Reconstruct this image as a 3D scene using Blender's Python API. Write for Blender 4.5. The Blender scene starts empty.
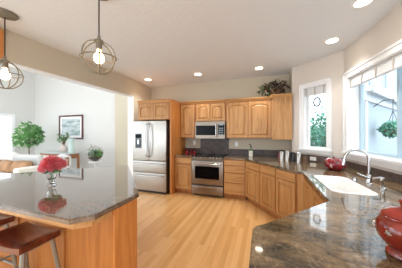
import bpy, bmesh, math, random
from mathutils import Vector, Matrix
PI = math.pi
S = bpy.context.scene
C = S.collection
random.seed(7)

# ---------------------------------------------------------------- camera, world, exposure
cam = bpy.data.cameras.new('camera')
cam.sensor_width = 36.0
cam.lens = 180.0 / 402.0 * 36.0
cam.clip_start = 0.02
camo = bpy.data.objects.new('camera', cam)
C.objects.link(camo)
camo.location = (0, 0, 1.46)
camo.rotation_euler = (PI / 2, 0, math.radians(18.7))
S.camera = camo

w = bpy.data.worlds.new('World')
S.world = w
w.use_nodes = True
bg = w.node_tree.nodes['Background']
bg.inputs['Color'].default_value = (0.86, 0.94, 1.0, 1)
bg.inputs['Strength'].default_value = 1.95
S.view_settings.view_transform = 'Standard'
S.view_settings.look = 'None'
S.view_settings.gamma = 1
S.view_settings.exposure = 0.98
S.view_settings.use_curve_mapping = False
DOWNLIGHT_W = 13.0
LIVING_FILL_W = 7.0
BULB_E = 9.0

# ---------------------------------------------------------------- materials
def lin(c):
    return tuple(((v / 255) / 12.92 if v / 255 <= .04045 else ((v / 255 + .055) / 1.055) ** 2.4) for v in c) + (1,)

def mat(name, rgb, rough=.5, metal=0.0, spec=.5, coat=0.0, trans=0.0, emit=0.0, bump=0.0, bscale=60, var=0.0, vscale=6):
    m = bpy.data.materials.new(name)
    m.use_nodes = True
    nt = m.node_tree
    b = nt.nodes['Principled BSDF']
    b.inputs['Base Color'].default_value = lin(rgb)
    b.inputs['Roughness'].default_value = rough
    b.inputs['Metallic'].default_value = metal
    b.inputs['Specular IOR Level'].default_value = spec
    b.inputs['Coat Weight'].default_value = coat
    b.inputs['Coat Roughness'].default_value = .05
    b.inputs['Transmission Weight'].default_value = trans
    if emit:
        b.inputs['Emission Color'].default_value = lin(rgb)
        b.inputs['Emission Strength'].default_value = emit
    tc = nt.nodes.new('ShaderNodeTexCoord')
    if bump:
        n = nt.nodes.new('ShaderNodeTexNoise')
        n.inputs['Scale'].default_value = bscale
        n.inputs['Detail'].default_value = 3
        bp = nt.nodes.new('ShaderNodeBump')
        bp.inputs['Strength'].default_value = bump
        bp.inputs['Distance'].default_value = .01
        nt.links.new(tc.outputs['Object'], n.inputs['Vector'])
        nt.links.new(n.outputs['Fac'], bp.inputs['Height'])
        nt.links.new(bp.outputs['Normal'], b.inputs['Normal'])
    if var:
        n = nt.nodes.new('ShaderNodeTexNoise')
        n.inputs['Scale'].default_value = vscale
        n.inputs['Detail'].default_value = 4
        r = nt.nodes.new('ShaderNodeValToRGB')
        r.color_ramp.elements[0].position = .3
        r.color_ramp.elements[1].position = .7
        r.color_ramp.elements[0].color = lin([max(0, v * (1 - var)) for v in rgb])
        r.color_ramp.elements[1].color = lin([min(255, v * (1 + var)) for v in rgb])
        nt.links.new(tc.outputs['Object'], n.inputs['Vector'])
        nt.links.new(n.outputs['Fac'], r.inputs['Fac'])
        nt.links.new(r.outputs['Color'], b.inputs['Base Color'])
    return m

def ramp(nt, stops):
    r = nt.nodes.new('ShaderNodeValToRGB')
    e = r.color_ramp.elements
    while len(e) < len(stops):
        e.new(.5)
    for k, (p, c) in enumerate(stops):
        e[k].position = p
        e[k].color = lin(c)
    return r

def wood(name, dark, mid, light, axis='z', rough=.42, coat=.04, scale=1.0):
    m = bpy.data.materials.new(name)
    m.use_nodes = True
    nt = m.node_tree
    b = nt.nodes['Principled BSDF']
    b.inputs['Roughness'].default_value = rough
    b.inputs['Coat Weight'].default_value = coat
    b.inputs['Coat Roughness'].default_value = .15
    tc = nt.nodes.new('ShaderNodeTexCoord')
    mp = nt.nodes.new('ShaderNodeMapping')
    s = {'x': (1.2, 14, 14), 'y': (14, 1.2, 14), 'z': (14, 14, 1.2)}[axis]
    mp.inputs['Scale'].default_value = tuple(v * scale for v in s)
    n = nt.nodes.new('ShaderNodeTexNoise')
    n.inputs['Scale'].default_value = 1.6
    n.inputs['Detail'].default_value = 6
    n.inputs['Distortion'].default_value = .8
    oi = nt.nodes.new('ShaderNodeObjectInfo')
    ad = nt.nodes.new('ShaderNodeVectorMath'); ad.operation = 'ADD'
    ml = nt.nodes.new('ShaderNodeVectorMath'); ml.operation = 'SCALE'
    ml.inputs['Scale'].default_value = 9.0
    nt.links.new(oi.outputs['Location'], ml.inputs[0])
    nt.links.new(tc.outputs['Object'], mp.inputs['Vector'])
    nt.links.new(mp.outputs['Vector'], ad.inputs[0])
    nt.links.new(ml.outputs['Vector'], ad.inputs[1])
    r = ramp(nt, [(.25, dark), (.5, mid), (.75, light)])
    nt.links.new(ad.outputs['Vector'], n.inputs['Vector'])
    nt.links.new(n.outputs['Fac'], r.inputs['Fac'])
    nt.links.new(r.outputs['Color'], b.inputs['Base Color'])
    return m

def floor_mat():
    m = bpy.data.materials.new('oak_floor')
    m.use_nodes = True
    nt = m.node_tree
    b = nt.nodes['Principled BSDF']
    b.inputs['Roughness'].default_value = .3
    b.inputs['Coat Weight'].default_value = .1
    b.inputs['Coat Roughness'].default_value = .2
    tc = nt.nodes.new('ShaderNodeTexCoord')
    mp = nt.nodes.new('ShaderNodeMapping')
    mp.inputs['Rotation'].default_value = (0, 0, PI / 2)
    br = nt.nodes.new('ShaderNodeTexBrick')
    br.offset = .37
    br.inputs['Scale'].default_value = 1
    br.inputs['Mortar Size'].default_value = .0012
    br.inputs['Brick Width'].default_value = .95
    br.inputs['Row Height'].default_value = .066
    br.inputs['Color1'].default_value = (0, 0, 0, 1)
    br.inputs['Color2'].default_value = (1, 1, 1, 1)
    br.inputs['Mortar'].default_value = (.2, .2, .2, 1)
    nt.links.new(tc.outputs['Object'], mp.inputs['Vector'])
    nt.links.new(mp.outputs['Vector'], br.inputs['Vector'])
    n = nt.nodes.new('ShaderNodeTexNoise')
    mp2 = nt.nodes.new('ShaderNodeMapping')
    mp2.inputs['Scale'].default_value = (22, 1.3, 1)
    n.inputs['Scale'].default_value = 1.5
    n.inputs['Detail'].default_value = 5
    nt.links.new(tc.outputs['Object'], mp2.inputs['Vector'])
    nt.links.new(mp2.outputs['Vector'], n.inputs['Vector'])
    mx = nt.nodes.new('ShaderNodeMix'); mx.data_type = 'FLOAT'
    mx.inputs['Factor'].default_value = .45
    nt.links.new(br.outputs['Color'], mx.inputs[2])
    nt.links.new(n.outputs['Fac'], mx.inputs[3])
    r = ramp(nt, [(.05, (206, 150, 88)), (.5, (226, 174, 112)), (.95, (240, 196, 138))])
    nt.links.new(mx.outputs[0], r.inputs['Fac'])
    nt.links.new(r.outputs['Color'], b.inputs['Base Color'])
    return m

def granite(name, tint=1.0, calm=False, spec=.6, coat=.35, rough=.07):
    m = bpy.data.materials.new(name)
    m.use_nodes = True
    nt = m.node_tree
    b = nt.nodes['Principled BSDF']
    b.inputs['Roughness'].default_value = rough
    b.inputs['Specular IOR Level'].default_value = spec
    b.inputs['Coat Weight'].default_value = coat
    b.inputs['Coat Roughness'].default_value = .03
    tc = nt.nodes.new('ShaderNodeTexCoord')
    def noise(sc, det, dist=0.0, vec=None):
        n = nt.nodes.new('ShaderNodeTexNoise')
        n.inputs['Scale'].default_value = sc
        n.inputs['Detail'].default_value = det
        n.inputs['Distortion'].default_value = dist
        nt.links.new(vec or tc.outputs['Object'], n.inputs['Vector'])
        return n
    mp = nt.nodes.new('ShaderNodeMapping')
    mp.inputs['Rotation'].default_value = (0, 0, .6)
    mp.inputs['Scale'].default_value = (1.0, 2.6, 1)
    nt.links.new(tc.outputs['Object'], mp.inputs['Vector'])
    tn = tint if isinstance(tint, tuple) else (tint,) * 3
    t = lambda c: tuple(v * k_ for v, k_ in zip(c, tn))
    n1 = noise(9 if calm else 3.2, 8, .4 if calm else 1.6, mp.outputs['Vector'])
    r1 = ramp(nt, [(.28, t((88, 82, 72)) if calm else t((52, 50, 44))), (.42, t((106, 97, 87)) if calm else t((98, 86, 68))), (.55, t((117, 107, 97)) if calm else t((128, 110, 86))), (.72, t((128, 118, 107)) if calm else t((152, 132, 106)))])
    nt.links.new(n1.outputs['Fac'], r1.inputs['Fac'])
    n2 = noise(60, 6)
    r2 = ramp(nt, [(.35, (110, 110, 110)), (.65, (255, 255, 255))])
    nt.links.new(n2.outputs['Fac'], r2.inputs['Fac'])
    m1 = nt.nodes.new('ShaderNodeMix'); m1.data_type = 'RGBA'; m1.blend_type = 'MULTIPLY'
    m1.inputs['Factor'].default_value = .4 if calm else .5
    nt.links.new(r1.outputs['Color'], m1.inputs[6]); nt.links.new(r2.outputs['Color'], m1.inputs[7])
    # pale veins
    n3 = noise(2.6, 5, 2.4)
    mr = nt.nodes.new('ShaderNodeMath'); mr.operation = 'SUBTRACT'; mr.inputs[1].default_value = .5
    ma = nt.nodes.new('ShaderNodeMath'); ma.operation = 'ABSOLUTE'
    nt.links.new(n3.outputs['Fac'], mr.inputs[0]); nt.links.new(mr.outputs[0], ma.inputs[0])
    rv = ramp(nt, [(0.0, (8, 8, 8) if calm else (150, 150, 150)), (.014, (0, 0, 0))])
    nt.links.new(ma.outputs[0], rv.inputs['Fac'])
    m2 = nt.nodes.new('ShaderNodeMix'); m2.data_type = 'RGBA'
    nt.links.new(rv.outputs['Color'], m2.inputs['Factor'])
    nt.links.new(m1.outputs[2], m2.inputs[6]); m2.inputs[7].default_value = lin(t((176, 158, 134)))
    # dark green-black bands
    n4 = noise(1.1, 3, 1.2, mp.outputs['Vector'])
    rd = ramp(nt, [(.90 if calm else .62, (0, 0, 0)), (.97 if calm else .68, (215, 215, 215))])
    nt.links.new(n4.outputs['Fac'], rd.inputs['Fac'])
    m3 = nt.nodes.new('ShaderNodeMix'); m3.data_type = 'RGBA'
    nt.links.new(rd.outputs['Color'], m3.inputs['Factor'])
    nt.links.new(m2.outputs[2], m3.inputs[6]); m3.inputs[7].default_value = lin(t((48, 54, 44)))
    nt.links.new(m3.outputs[2], b.inputs['Base Color'])
    return m

def painting_mat():
    m = bpy.data.materials.new('painting')
    m.use_nodes = True
    nt = m.node_tree
    b = nt.nodes['Principled BSDF']
    b.inputs['Roughness'].default_value = .35
    tc = nt.nodes.new('ShaderNodeTexCoord')
    mp = nt.nodes.new('ShaderNodeMapping')
    mp.inputs['Scale'].default_value = (1.5, 1, 5)
    n = nt.nodes.new('ShaderNodeTexNoise'); n.inputs['Scale'].default_value = 1.4; n.inputs['Detail'].default_value = 4
    r = ramp(nt, [(.3, (96, 116, 122)), (.45, (150, 166, 170)), (.55, (196, 204, 204)), (.7, (170, 184, 190))])
    nt.links.new(tc.outputs['Object'], mp.inputs['Vector']); nt.links.new(mp.outputs['Vector'], n.inputs['Vector'])
    nt.links.new(n.outputs['Fac'], r.inputs['Fac']); nt.links.new(r.outputs['Color'], b.inputs['Base Color'])
    return m

M = {
    'wall': mat('beige_paint', (198, 187, 167), .75, bump=.08, bscale=90),
    'wall_corner': mat('pale_beige_paint', (215, 207, 199), .75, bump=.08, bscale=90),
    'wall_living': mat('white_paint', (216, 214, 211), .8),
    'ceiling': mat('ceiling_paint', (230, 235, 240), .85, bump=.35, bscale=26),
    'white': mat('white_trim_paint', (240, 241, 242), .35),
    'oak': wood('honey_oak', (156, 108, 58), (188, 137, 82), (202, 156, 102)),
    'oak_h': wood('honey_oak_across', (168, 118, 66), (192, 142, 86), (204, 158, 104), 'x'),
    'oak_frame': wood('oak_frame', (150, 92, 46), (172, 112, 60), (188, 130, 76)),
    'oak_end': wood('orange_oak_panel', (178, 108, 48), (194, 124, 60), (208, 142, 76)),
    'oak_island': wood('island_oak', (152, 88, 36), (172, 106, 46), (188, 122, 60)),
    'floor': floor_mat(),
    'granite': granite('granite', (1.04, 1.0, .95)),
    'granite_island': granite('granite_island', (1.12, 1.03, .95), True, .7, .5),
    'splash': granite('granite_splash', (.82, .78, .82), True, .25, 0, .3),
    'steel': mat('stainless_steel', (176, 171, 165), .3, 1.0),
    'steel_floor_tint': mat('stainless_steel_floor_tint', (138, 127, 116), .32, 1.0),  # tan of the floor's reflection put into the steel colour
    'steel_side': mat('dark_grey_enamel', (92, 86, 82), .45, .3),
    'chrome': mat('brushed_chrome', (200, 200, 202), .16, 1.0),
    'black': mat('black_glass', (11, 11, 13), .15, spec=.1),
    'blackm': mat('matt_black', (26, 25, 25), .45),
    'bronze': mat('pewter_bronze', (122, 116, 102), .5, .15),
    'red': mat('red_glaze', (122, 16, 30), .12, coat=.6, var=.35, vscale=9),
    'rust': mat('rust_red_glaze', (132, 36, 22), .14, coat=.7, var=.22, vscale=12),
    'silver': mat('silver_leaf', (214, 208, 200), .25, 1.0),
    'porcelain': mat('white_porcelain', (246, 246, 244), .12),
    'cushion': mat('tan_leather', (158, 116, 78), .5, var=.15, vscale=5),
    'cream': mat('cream_upholstery', (232, 228, 220), .85, bump=.2, bscale=200),
    'grey_cloth': mat('grey_upholstery', (196, 196, 194), .85, bump=.2, bscale=200),
    'saddle': wood('mahogany', (58, 20, 14), (92, 34, 22), (128, 52, 32), 'x', rough=.16, coat=.6),
    'stool_metal': mat('grey_painted_metal', (150, 148, 140), .35, .6),
    'leaf': mat('leaf_green', (104, 150, 92), .5, var=.3, vscale=4),
    'leaf_dark': mat('leaf_deep_green', (90, 128, 80), .5, var=.35, vscale=5),
    'leaf_pale': mat('pale_leaf', (196, 214, 178), .5, var=.12),
    'leaf_grey': mat('dried_leaf', (70, 62, 52), .7, var=.4, vscale=8),
    'leaf_dried_green': mat('dried_green_leaf', (84, 92, 66), .7, var=.35, vscale=6),
    'leaf_rust': mat('dried_rust_leaf', (84, 52, 40), .7, var=.4, vscale=8),
    'leaf_out': mat('shrub_leaf', (92, 140, 120), .6, var=.35, vscale=2),
    'stem': mat('stem_brown', (104, 80, 58), .7),
    'soil': mat('soil', (70, 54, 42), .9),
    'petal': mat('coral_petal', (255, 142, 152), .5, var=.1, vscale=14),
    'petal2': mat('pink_petal', (250, 138, 184), .5, var=.1, vscale=14),
    'mint': mat('mint_ceramic', (196, 216, 210), .3),
    'blush': mat('blush_ceramic', (214, 200, 192), .4),
    'console_top': mat('grey_wash_top', (190, 196, 194), .35),
    'console_wood': wood('console_wood', (134, 82, 44), (160, 104, 60), (180, 124, 78), 'x'),
    'terracotta': mat('woven_pot', (178, 150, 118), .8),
    'gold': mat('brass_ring', (170, 140, 84), .3, 1.0),
    'frame': wood('dark_frame', (70, 34, 34), (92, 46, 44), (112, 60, 54), 'x'),
    'painting': painting_mat(),
    'bulb': mat('lit_bulb', (255, 214, 160), .3, emit=BULB_E),
    'lens': mat('lit_lens', (255, 240, 214), .3, emit=9.0),
    'ext_wall': mat('pale_blue_siding', (152, 164, 174), .7),
    'ext_trim': mat('exterior_white', (190, 198, 204), .6),
    'ext_glass': mat('exterior_glass', (120, 146, 160), .1),
    'patio': mat('patio_concrete', (160, 160, 158), .85),
    'fence': mat('pale_fence_paint', (170, 184, 192), .8),
    'shade_cloth': mat('shade_cloth', (228, 230, 232), .85),
    'tab': mat('shade_tab', (186, 180, 170), .85),
    'blue_frame': mat('window_vinyl', (176, 198, 212), .4),
    'dark_opening': mat('dark_dispenser', (60, 66, 74), .3),
    'label_grey': mat('display_grey', (120, 132, 140), .2),
    'soap_body': mat('soap_bottle_white', (228, 226, 214), .25),
}
def glass(name, rgb=(255, 255, 255), rough=0.0, ior=1.45):
    m = mat(name, rgb, rough, trans=1.0)
    m.node_tree.nodes['Principled BSDF'].inputs['IOR'].default_value = ior
    return m
for k_ in ('petal', 'petal2', 'leaf', 'leaf_pale'):     # thin petals and leaves let light through
    nt_ = M[k_].node_tree; b_ = nt_.nodes['Principled BSDF']
    tl = nt_.nodes.new('ShaderNodeBsdfTranslucent'); mx_ = nt_.nodes.new('ShaderNodeMixShader'); mx_.inputs[0].default_value = .45
    lk = b_.inputs['Base Color'].links
    if lk: nt_.links.new(lk[0].from_socket, tl.inputs['Color'])
    nt_.links.new(b_.outputs[0], mx_.inputs[1]); nt_.links.new(tl.outputs[0], mx_.inputs[2])
    nt_.links.new(mx_.outputs[0], nt_.nodes['Material Output'].inputs['Surface'])
M['glass'] = glass('clear_glass')
M['pane'] = glass('window_glass', (246, 250, 252), 0, 1.02)

# ---------------------------------------------------------------- mesh helpers
class MB:
    def __init__(self, mx=None):
        self.bm = bmesh.new()
        self.mx = mx or Matrix()
    def _merge(self, b):
        b.transform(self.mx)
        me = bpy.data.meshes.new('t')
        b.to_mesh(me); b.free()
        self.bm.from_mesh(me)
        bpy.data.meshes.remove(me)
        return self
    def box(self, x0, x1, y0, y1, z0, z1, bev=0.0, seg=1, mx=None):
        b = bmesh.new()
        bmesh.ops.create_cube(b, size=1)
        for v in b.verts:
            v.co = Vector(((x0 + x1) / 2 + v.co.x * (x1 - x0), (y0 + y1) / 2 + v.co.y * (y1 - y0), (z0 + z1) / 2 + v.co.z * (z1 - z0)))
        if bev:
            bmesh.ops.bevel(b, geom=b.edges[:], offset=bev, segments=seg, affect='EDGES', profile=.6)
        if mx: b.transform(mx)
        return self._merge(b)
    def prism(self, poly, z0, z1, bev=0.0, holes=(), mx=None):
        b = bmesh.new()
        es = []
        for loop in [poly] + list(holes):
            vs = [b.verts.new((p[0], p[1], z0)) for p in loop]
            es += [b.edges.new((vs[i], vs[(i + 1) % len(vs)])) for i in range(len(vs))]
        if holes:
            bmesh.ops.triangle_fill(b, use_beauty=True, edges=es)
        else:
            b.faces.new(b.verts[:])
        g = bmesh.ops.extrude_face_region(b, geom=b.faces[:])
        for v in [e for e in g['geom'] if isinstance(e, bmesh.types.BMVert)]:
            v.co.z = z1
        bmesh.ops.recalc_face_normals(b, faces=b.faces[:])
        if bev:
            ed = [e for e in b.edges if abs(e.verts[0].co.z - z1) < 1e-6 and abs(e.verts[1].co.z - z1) < 1e-6 and len(e.link_faces) == 2 and any(abs(f.normal.z) < .5 for f in e.link_faces)]
            bmesh.ops.bevel(b, geom=ed, offset=bev, segments=2, affect='EDGES')
        if mx: b.transform(mx)
        return self._merge(b)
    def extrude_profile(self, prof, x0, x1):      # prof in (y, z), swept along x
        mx = Matrix(((0, 0, 1, 0), (1, 0, 0, 0), (0, 1, 0, 0), (0, 0, 0, 1)))
        return self.prism(prof, x0, x1, mx=mx)
    def tube(self, pts, r, n=10, closed=False):
        b = bmesh.new()
        pts = [Vector(p) for p in pts]
        rr = r if isinstance(r, (list, tuple)) else [r] * len(pts)
        rings = []
        up = None
        N = len(pts)
        for i, p in enumerate(pts):
            if closed:
                t = pts[(i + 1) % N] - pts[i - 1]
            else:
                t = pts[min(i + 1, N - 1)] - pts[max(i - 1, 0)]
            t.normalize()
            if up is None:
                up = t.orthogonal().normalized()
            up = (up - t * up.dot(t)).normalized()
            sd = t.cross(up)
            rings.append([b.verts.new(p + (up * math.cos(2 * PI * k / n) + sd * math.sin(2 * PI * k / n)) * rr[i]) for k in range(n)])
        for i in range(N if closed else N - 1):
            A, B = rings[i], rings[(i + 1) % N]
            for k in range(n):
                b.faces.new((A[k], A[(k + 1) % n], B[(k + 1) % n], B[k]))
        if not closed:
            b.faces.new(rings[0][::-1]); b.faces.new(rings[-1])
        bmesh.ops.recalc_face_normals(b, faces=b.faces[:])
        return self._merge(b)
    def lathe(self, prof, n=24, mx=None, sx=1.0, sy=1.0):
        b = bmesh.new()
        rings = []
        for (r, z) in prof:
            if r < 1e-6:
                rings.append([b.verts.new((0, 0, z))])
            else:
                rings.append([b.verts.new((r * sx * math.cos(2 * PI * k / n), r * sy * math.sin(2 * PI * k / n), z)) for k in range(n)])
        for A, B in zip(rings, rings[1:]):
            for k in range(n):
                k2 = (k + 1) % n
                if len(A) == 1 and len(B) == 1: continue
                if len(A) == 1: b.faces.new((A[0], B[k2], B[k]))
                elif len(B) == 1: b.faces.new((A[k], A[k2], B[0]))
                else: b.faces.new((A[k], A[k2], B[k2], B[k]))
        bmesh.ops.recalc_face_normals(b, faces=b.faces[:])
        if mx: b.transform(mx)
        return self._merge(b)
    def loops(self, loops, cap0=False, cap1=True):
        b = bmesh.new()
        R = [[b.verts.new(p) for p in L] for L in loops]
        n = len(R[0])
        for A, B in zip(R, R[1:]):
            for k in range(n):
                b.faces.new((A[k], A[(k + 1) % n], B[(k + 1) % n], B[k]))
        if cap0: b.faces.new(R[0][::-1])
        if cap1: b.faces.new(R[-1])
        bmesh.ops.recalc_face_normals(b, faces=b.faces[:])
        return self._merge(b)
    def leaf(self, p, d, ln, wd, up=None):
        d = Vector(d).normalized()
        s = d.cross(up or Vector((random.uniform(-1, 1), random.uniform(-1, 1), random.uniform(-1, 1))))
        if s.length < 1e-3: s = d.orthogonal()
        s.normalize(); nn = s.cross(d)
        p = Vector(p)
        b = bmesh.new()
        pts = [p, p + d * ln * .45 + s * wd * .5 + nn * wd * .12, p + d * ln - nn * ln * .15, p + d * ln * .45 - s * wd * .5 + nn * wd * .12, p + d * ln * .5]
        v = [b.verts.new(q) for q in pts]
        b.faces.new((v[0], v[1], v[4])); b.faces.new((v[1], v[2], v[4])); b.faces.new((v[2], v[3], v[4])); b.faces.new((v[3], v[0], v[4]))
        return self._merge(b)
    def build(self, name, m, parent=None, smooth=False):
        me = bpy.data.meshes.new(name)
        self.bm.to_mesh(me); self.bm.free()
        o = bpy.data.objects.new(name, me)
        me.materials.append(M[m] if isinstance(m, str) else m)
        C.objects.link(o)
        if parent is not None: o.parent = parent
        if smooth:
            for p in me.polygons: p.use_smooth = True
            try: me.set_sharp_from_angle(angle=math.radians(smooth if smooth is not True else 40))
            except Exception: pass
        return o

def thing(name, label, cat, loc=(0, 0, 0), rotz=0.0, group=None):
    o = bpy.data.objects.new(name, None)
    o.empty_display_size = .05
    C.objects.link(o)
    o.location = loc; o.rotation_euler = (0, 0, rotz)
    return tag(o, label, cat, group)
def tag(o, label, cat, group=None):
    o['label'] = label; o['category'] = cat
    if group: o['group'] = group
    return o
def struct(o):
    o['kind'] = 'structure'
    return o
def copy_tree(o, parent=None):
    c = o.copy(); C.objects.link(c)
    if parent is not None: c.parent = parent
    for ch in list(o.children): copy_tree(ch, c)
    return c

# ---------------------------------------------------------------- setting
CEIL = 2.87
W1, W2 = Vector((.609, 4.265)), Vector((1.303, 3.63))
RD = Vector((.1, -.995)).normalized()                # right wall runs towards the viewer
struct(MB().box(-10, 2.4, -3.6, 5.6, -.1, 0).build('floor', 'floor'))
struct(MB().prism([(-3.62, -3.6), (2.3, -3.6), (2.1, 2.0), (1.55, 3.75), (.75, 4.9), (-3.4, 4.9)], CEIL, CEIL + .12).build('ceiling', 'ceiling'))
struct(MB().box(-3.17, .78, 4.68, 4.85, 0, CEIL).box(.609, .78, 4.30, 4.68, 0, CEIL).build('wall_back', 'wall'))
# left wall: stub beside the fridge and the header over the wide opening
LX = lambda y: -3.17 - (3.87 - y) * (.09 / 2.28)
struct(MB().prism([(-3.17, 3.88), (-3.17, 4.85), (-3.34, 4.85), (-3.34, 3.88)], 0, CEIL)
       .prism([(LX(3.88), 3.88), (LX(3.88) - .17, 3.88), (LX(-3.5) - .17, -3.5), (LX(-3.5), -3.5)], 2.445, CEIL).build('wall_left', 'wall'))
t = MB().box(-3.345, -3.165, 3.868, 3.88, 0, 2.445)
t.prism([(LX(3.88) - .005, 3.88), (LX(3.88) - .175, 3.88), (LX(-3.5) - .175, -3.5), (LX(-3.5) - .005, -3.5)], 2.43, 2.445)
struct(t.build('trim_1', 'white'))
# living room beyond the opening
struct(MB().box(-9.9, -4.9, 5.3, 5.45, 0, 4.4).build('wall_living_back', 'wall_living'))
struct(MB().box(-4.87, -3.34, 5.0, 5.45, 0, 4.4).build('wall_living_stub', 'wall'))
struct(MB().box(-9.9, -9.73, 4.54, 5.3, 0, 4.4).box(-9.9, -9.73, 2.6, 4.54, 2.2, 4.4).box(-9.9, -9.73, 0, 2.6, 0, 4.4).build('wall_living_left', 'wall_living'))
struct(MB().box(-9.9, -3.34, -.5, 5.45, 4.4, 4.5).build('ceiling_living', 'wall_living'))
struct(MB().box(-9.73, -3.6, -3.4, 5.3, 0, .012).build('floor_bounce_cover', 'cream'))  # unseen pale carpet, added so less orange light bounces off the oak
rw = MB().box(-9.9, 2.4, -3.6, -3.45, 0, .06).box(-9.9, 2.4, -3.6, -3.45, 2.45, 4.4)  # unseen rear wall, added for steel reflections; openings shaped to admit light
for a, b_ in ((-9.9, -8.9), (-6.3, -5.9), (-3.5, -3.1), (-.75, -.45), (1.6, 2.4)): rw.box(a, b_, -3.6, -3.45, .06, 2.45)
struct(rw.build('wall_rear', 'wall_living'))
# window of the living room (glazed door)
w3 = struct(MB().box(-9.76, -9.70, 4.48, 4.6, 0, 2.28).box(-9.76, -9.70, 2.5, 4.479, 2.161, 2.279).box(-9.76, -9.70, 2.5, 2.62, 0, 2.16).box(-9.8, -9.74, 3.98, 4.06, 0, 2.16).build('window_3', 'white'))
w3p = MB().box(-9.82, -9.81, 2.6, 4.5, 0, 2.16).build('pane', 'pane', w3); struct(w3p)

def wall_frame(p, d):
    d = Vector(d).normalized()
    n = Vector((d.y, -d.x))          # local -y faces the room; local +y points outside
    return Matrix(((d.x, -n.x, 0, p[0]), (d.y, -n.y, 0, p[1]), (0, 0, 1, 0), (0, 0, 0, 1)))

def holed_wall(name, mx, L, s0, s1, z0, z1, th, m):
    return struct(MB(mx).box(0, s0, 0, th, 0, CEIL).box(s1, L, 0, th, 0, CEIL).box(s0, s1, 0, th, 0, z0).box(s0, s1, 0, th, z1, CEIL).build(name, m))

def window(name, mx, s0, s1, z0, z1, th, cas, panes, label_glass=True, drop=.14):
    f = MB(mx)
    # casing boards on the room side, with a raised outer band
    f.box(s0 - cas, s0, -.018, 0, z0 - cas, z1 + cas, .003).box(s1, s1 + cas, -.018, 0, z0 - cas, z1 + cas, .003)
    f.box(s0, s1, -.018, 0, z1, z1 + cas, .003).box(s0, s1, -.018, 0, z0 - cas, z0, .003)
    b = cas * .3
    f.box(s0 - cas, s0 - cas + b, -.03, -.018, z0 - cas, z1 + cas).box(s1 + cas - b, s1 + cas, -.03, -.018, z0 - cas, z1 + cas)
    f.box(s0 - cas, s1 + cas, -.03, -.018, z1 + cas - b, z1 + cas)
    # jamb lining
    f.box(s0, s0 + .012, 0, th, z0, z1).box(s1 - .012, s1, 0, th, z0, z1).box(s0, s1, 0, th, z1 - .012, z1)
    o = struct(f.build(name, 'white'))
    s = MB(mx).box(s0 - cas - .01, s1 + cas + .01, -.045, th - .002, z0 - .03, z0 + .006, .003).build('window_sill', 'white', o); struct(s)
    wd = (s1 - s0) / panes
    for k in range(panes):
        a, e = s0 + k * wd + .012, s0 + (k + 1) * wd - .012
        q = MB(mx)
        y0, y1 = th - .06, th - .015
        t_ = .042
        q.box(a, a + t_, y0, y1, z0, z1, .004).box(e - t_, e, y0, y1, z0, z1, .004).box(a + t_, e - t_, y0, y1, z0, z0 + t_, .004).box(a + t_, e - t_, y0, y1, z1 - t_, z1, .004)
        sa = struct(q.build('sash', 'blue_frame' if panes > 1 else 'white', o))
        g = struct(MB(mx).box(a + t_, e - t_, y0 + .02, y0 + .026, z0 + t_, z1 - t_).build('pane', 'pane', sa))
    return o

def roman_shade(name, label, mx, s0, s1, ztop, drop, y, tabs):
    o = MB(mx)
    n = 4
    for k in range(n):               # stacked folds
        za = ztop - drop * k / n; zb = ztop - drop * (k + 1) / n
        o.box(s0, s1, y - .010 - .004 * k, y + .03, zb, za, .006)
    sh = o.build(name, 'shade_cloth'); tag(sh, label, 'window shade')
    for k in range(tabs):
        s = s0 + .035 + (s1 - s0 - .07) * (k / (tabs - 1))
        MB(mx).box(s - .007, s + .007, y - .03, y - .022, ztop - drop - .012, ztop - .005).build('tape', 'tab', sh)
    return sh

mxa = wall_frame(W1, W2 - W1)
LA = (W2 - W1).length
holed_wall('wall_corner', mxa, LA, .255, .68, 1.17, 2.375, .15, 'wall_corner')
window('window_1', mxa, .255, .68, 1.17, 2.375, .15, .082, 1)
roman_shade('window_shade', 'short cream shade drawn up in the narrow corner window', mxa, .275, .66, 2.36, .15, .03, 3)
mxr = wall_frame(W2, RD)
holed_wall('wall_right', mxr, 4.6, .115, 2.45, 1.16, 2.36, .21, 'wall_corner')
window('window_2', mxr, .115, 2.45, 1.16, 2.36, .21, .10, 3)
roman_shade('window_shade', 'long cream shade drawn up across the wide window over the sink', mxr, .14, 2.43, 2.345, .15, .03, 9)

# exterior seen through the windows
struct(MB().box(-.5, 14, 3.0, 16, -.35, -.25).box(1.9, 14, -1.5, 3.0, -.35, -.25).build('ground_patio', 'patio'))
fo = MB().box(.6, 5.2, 9.6, 9.7, -.25, 1.75)
for k in range(9): fo.box(.6, 5.2, 9.57, 9.6, -.2 + .21 * k, -.01 + .21 * k, .01)
tag(fo.build('garden_fence', 'fence'), 'pale horizontal board fence beyond the corner window', 'fence')
mxe = wall_frame((2.12, 4.85), (.61, .79))
hb = thing('garden_house', 'pale blue white house wing with overhang seen through the wide window', 'house')
MB(mxe).box(0, 6.0, 0, .25, -.25, 5.0).build('house_wall', 'ext_wall', hb)
MB(mxe).box(-.1, 6.1, -.16, 0, 2.36, 2.48, .01).box(-.1, 6.1, -.19, -.16, 2.32, 2.50).box(-.1, 6.1, -.05, 0, 2.18, 2.36).build('overhang', 'ext_trim', hb)
for s0 in (.30, 1.7, 3.6):
    wf = MB(mxe).box(s0, s0 + .8, -.03, 0, 2.56, 3.3, .005).build('house_window', 'ext_trim', hb)
    MB(mxe).box(s0 + .06, s0 + .38, -.04, -.03, 2.62, 3.24).box(s0 + .42, s0 + .74, -.04, -.03, 2.62, 3.24).build('window_glass', 'ext_glass', wf)
MB(mxe).box(-.02, .1, -.03, 0, -.25, 5.0).build('corner_board', 'ext_trim', hb)

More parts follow.
